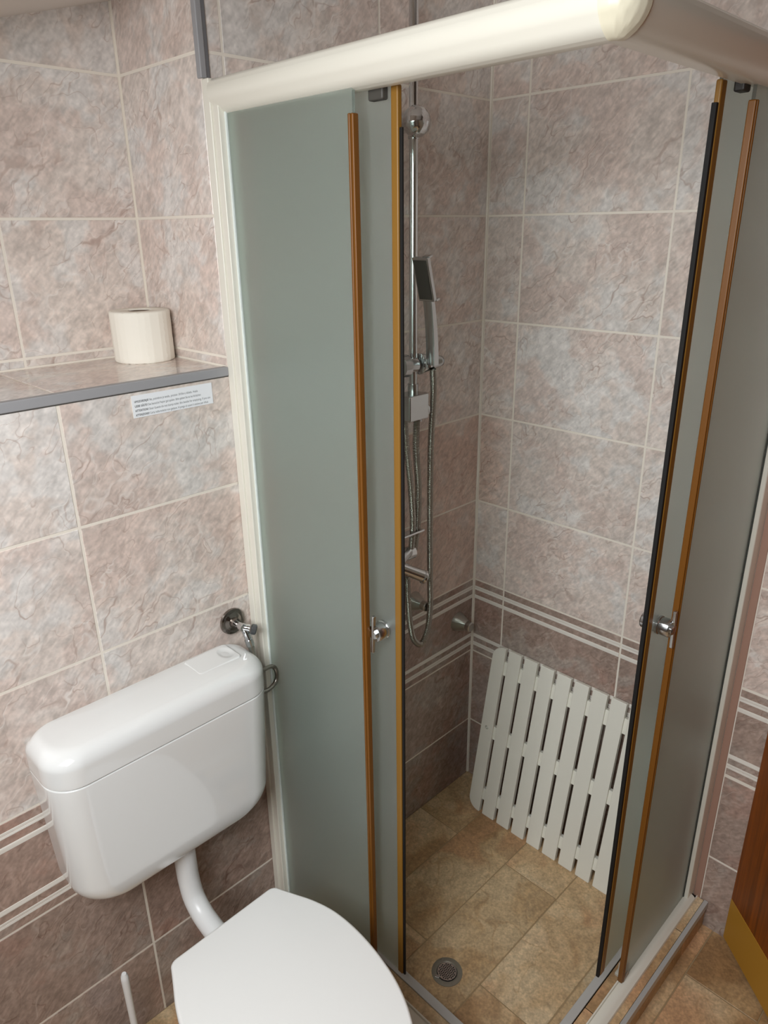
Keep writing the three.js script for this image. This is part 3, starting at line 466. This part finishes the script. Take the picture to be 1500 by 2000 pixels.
{
  const v = thing('supply_valve', 'chrome angle stop valve and braided hose above the cistern corner', 'valve', [-0.834, 0.917, 0]);
  part('rosette', lathe([[0, 0], [0.028, 0], [0.0295, 0.003], [0.0285, 0.007], [0.0245, 0.0085], [0.020, 0.0075], [0.012, 0.011], [0.010, 0.020], [0, 0.020]], V(0, 0, 1), V(0, 0, 0), 40), std({ color: '#8e8781', roughness: 0.22, metalness: 1 }), v);
  part('valve_body', join([rod(V(0, 0, 0.016), V(0, 0, 0.046), 0.0085, 6), rod(V(0, 0, 0.038), V(0.012, -0.004, 0.050), 0.0078, 18), rod(V(0.002, 0.004, 0.040), V(0.010, -0.034, 0.046), 0.0075, 18), rod(V(0.009, -0.030, 0.046), V(0.012, -0.046, 0.047), 0.0095, 6)]), mChrome, v);
  part('valve_knob', lathe([[0, 0], [0.009, 0], [0.0115, 0.002], [0.0115, 0.010], [0.009, 0.012], [0, 0.012]], V(0.75, -0.3, 0.6), V(0.013, -0.005, 0.052), 10), std({ color: '#6f7274', roughness: 0.35, metalness: 0.8 }), v);
  part('hose_ferrule', join([rod(V(0.012, -0.046, 0.047), V(0.014, -0.056, 0.047), 0.0072, 16), rod(V(0.014, -0.056, 0.047), V(0.017, -0.075, 0.046), 0.0062, 16)]), mSteel, v);
  part('hose', ribbedTube([V(0.016, -0.072, 0.046), V(0.019, -0.09, 0.043), V(0.0225, -0.115, 0.032), V(0.026, -0.15, 0.020), V(0.028, -0.20, 0.018), V(0.024, -0.23, 0.020), V(0.02, -0.26, 0.016)], 0.0055, 0.0024, 0.0005), std({ color: '#57534c', roughness: 0.5, metalness: 0.5 }), v);
  part('hose_loop', tube([V(0.008, -0.112, 0.062), V(0.030, -0.107, 0.064), V(0.046, -0.107, 0.065), V(0.055, -0.114, 0.066), V(0.058, -0.128, 0.068), V(0.054, -0.143, 0.070), V(0.043, -0.151, 0.072), V(0.026, -0.154, 0.074), V(0.006, -0.150, 0.072)], 0.0047, 70, 14), std({ color: '#8a857d', roughness: 0.3, metalness: 1 }), v);
}
{ // paper roll on the ledge
  const r = thing('toilet_roll', 'full roll of cream toilet paper standing upright on the tiled ledge', 'toilet paper', [-0.8450, 1.4466, -0.209]);
  const N = 180, rings = [], bump = new Lattice(60, 24, 12), H = 0.098, R0 = 0.0585;
  const ring = (y, rad, tex) => Array.from({ length: N }, (_, j) => { const a = -j / N * Math.PI * 2, k = rad + (tex ? (bump.at(j / N, y / H) - 0.5) * 0.0005 : 0); return V(Math.cos(a) * k, y, Math.sin(a) * k); });
  rings.push(ring(0.001, 0.023), ring(0.0, 0.025), ring(0, R0 - 0.003), ring(0.0012, R0 - 0.0008)); for (let i = 0; i <= 26; i++) rings.push(ring(0.003 + (H - 0.006) * i / 26, R0, true));
  rings.push(ring(H - 0.0012, R0 - 0.0008), ring(H, R0 - 0.003), ring(H, 0.0245), ring(H - 0.001, 0.023), ring(H - 0.03, 0.0228), ring(0.001, 0.0228));
  part('paper', toCreasedNormals(loft(rings, false, false), 0.9), mPaper, r);
  part('core', loft([ring(0.002, 0.0226), ring(H - 0.002, 0.0226), ring(H - 0.002, 0.0216), ring(0.002, 0.0216), ring(0.002, 0.0226)], false, false), mCard, r);
}
{ // printed notice stuck under the ledge
  const cv = document.createElement('canvas'); cv.width = 1024; cv.height = 256; const x = cv.getContext('2d');
  x.fillStyle = '#f1f4f8'; x.fillRect(0, 0, 1024, 256); x.fillStyle = '#1c2026';
  const line = (b, t, y, w) => { x.font = 'bold 34px sans-serif'; const bw = x.measureText(b).width; x.font = '33px sans-serif'; const k = w / (bw + 10 + x.measureText(t).width); x.save(); x.translate(30, y); x.scale(k, 1); x.font = 'bold 34px sans-serif'; x.fillText(b, 0, 0); x.font = '33px sans-serif'; x.fillText(t, bw + 10, 0); x.restore(); };
  line('UPOZORENJE!', 'Ne, potrebno je wodu, prostor. Držite u skladu. Hvala', 84, 800); line('LIEBE GÄSTE!', 'Das benutzte Papier gut spülen. Bitte geben Sie es ins Körbchen', 136, 836);
  line('ATTENTION!', 'Dear Guests do not dump toilet. Bin beside for emptying, if you can', 188, 960); line('ATTENZIONE!', 'Carta nella toilette non gettare. Vi prego di usare il cestino per rifiuti', 238, 925);
  const tx = new THREE.CanvasTexture(cv); tx.colorSpace = THREE.SRGBColorSpace; tx.magFilter = THREE.LinearFilter;
  const n = thing('notice', 'small white paper notice with four printed lines below the ledge', 'notice', [-0.9065, 1.4045, 0.0007]);
  part('sheet', new THREE.BoxGeometry(0.162, 0.0395, 0.0008), [mPaper, mPaper, mPaper, mPaper, std({ map: tx, roughness: 0.55 }), mPaper], n);
}

renderer.render(scene, camera);
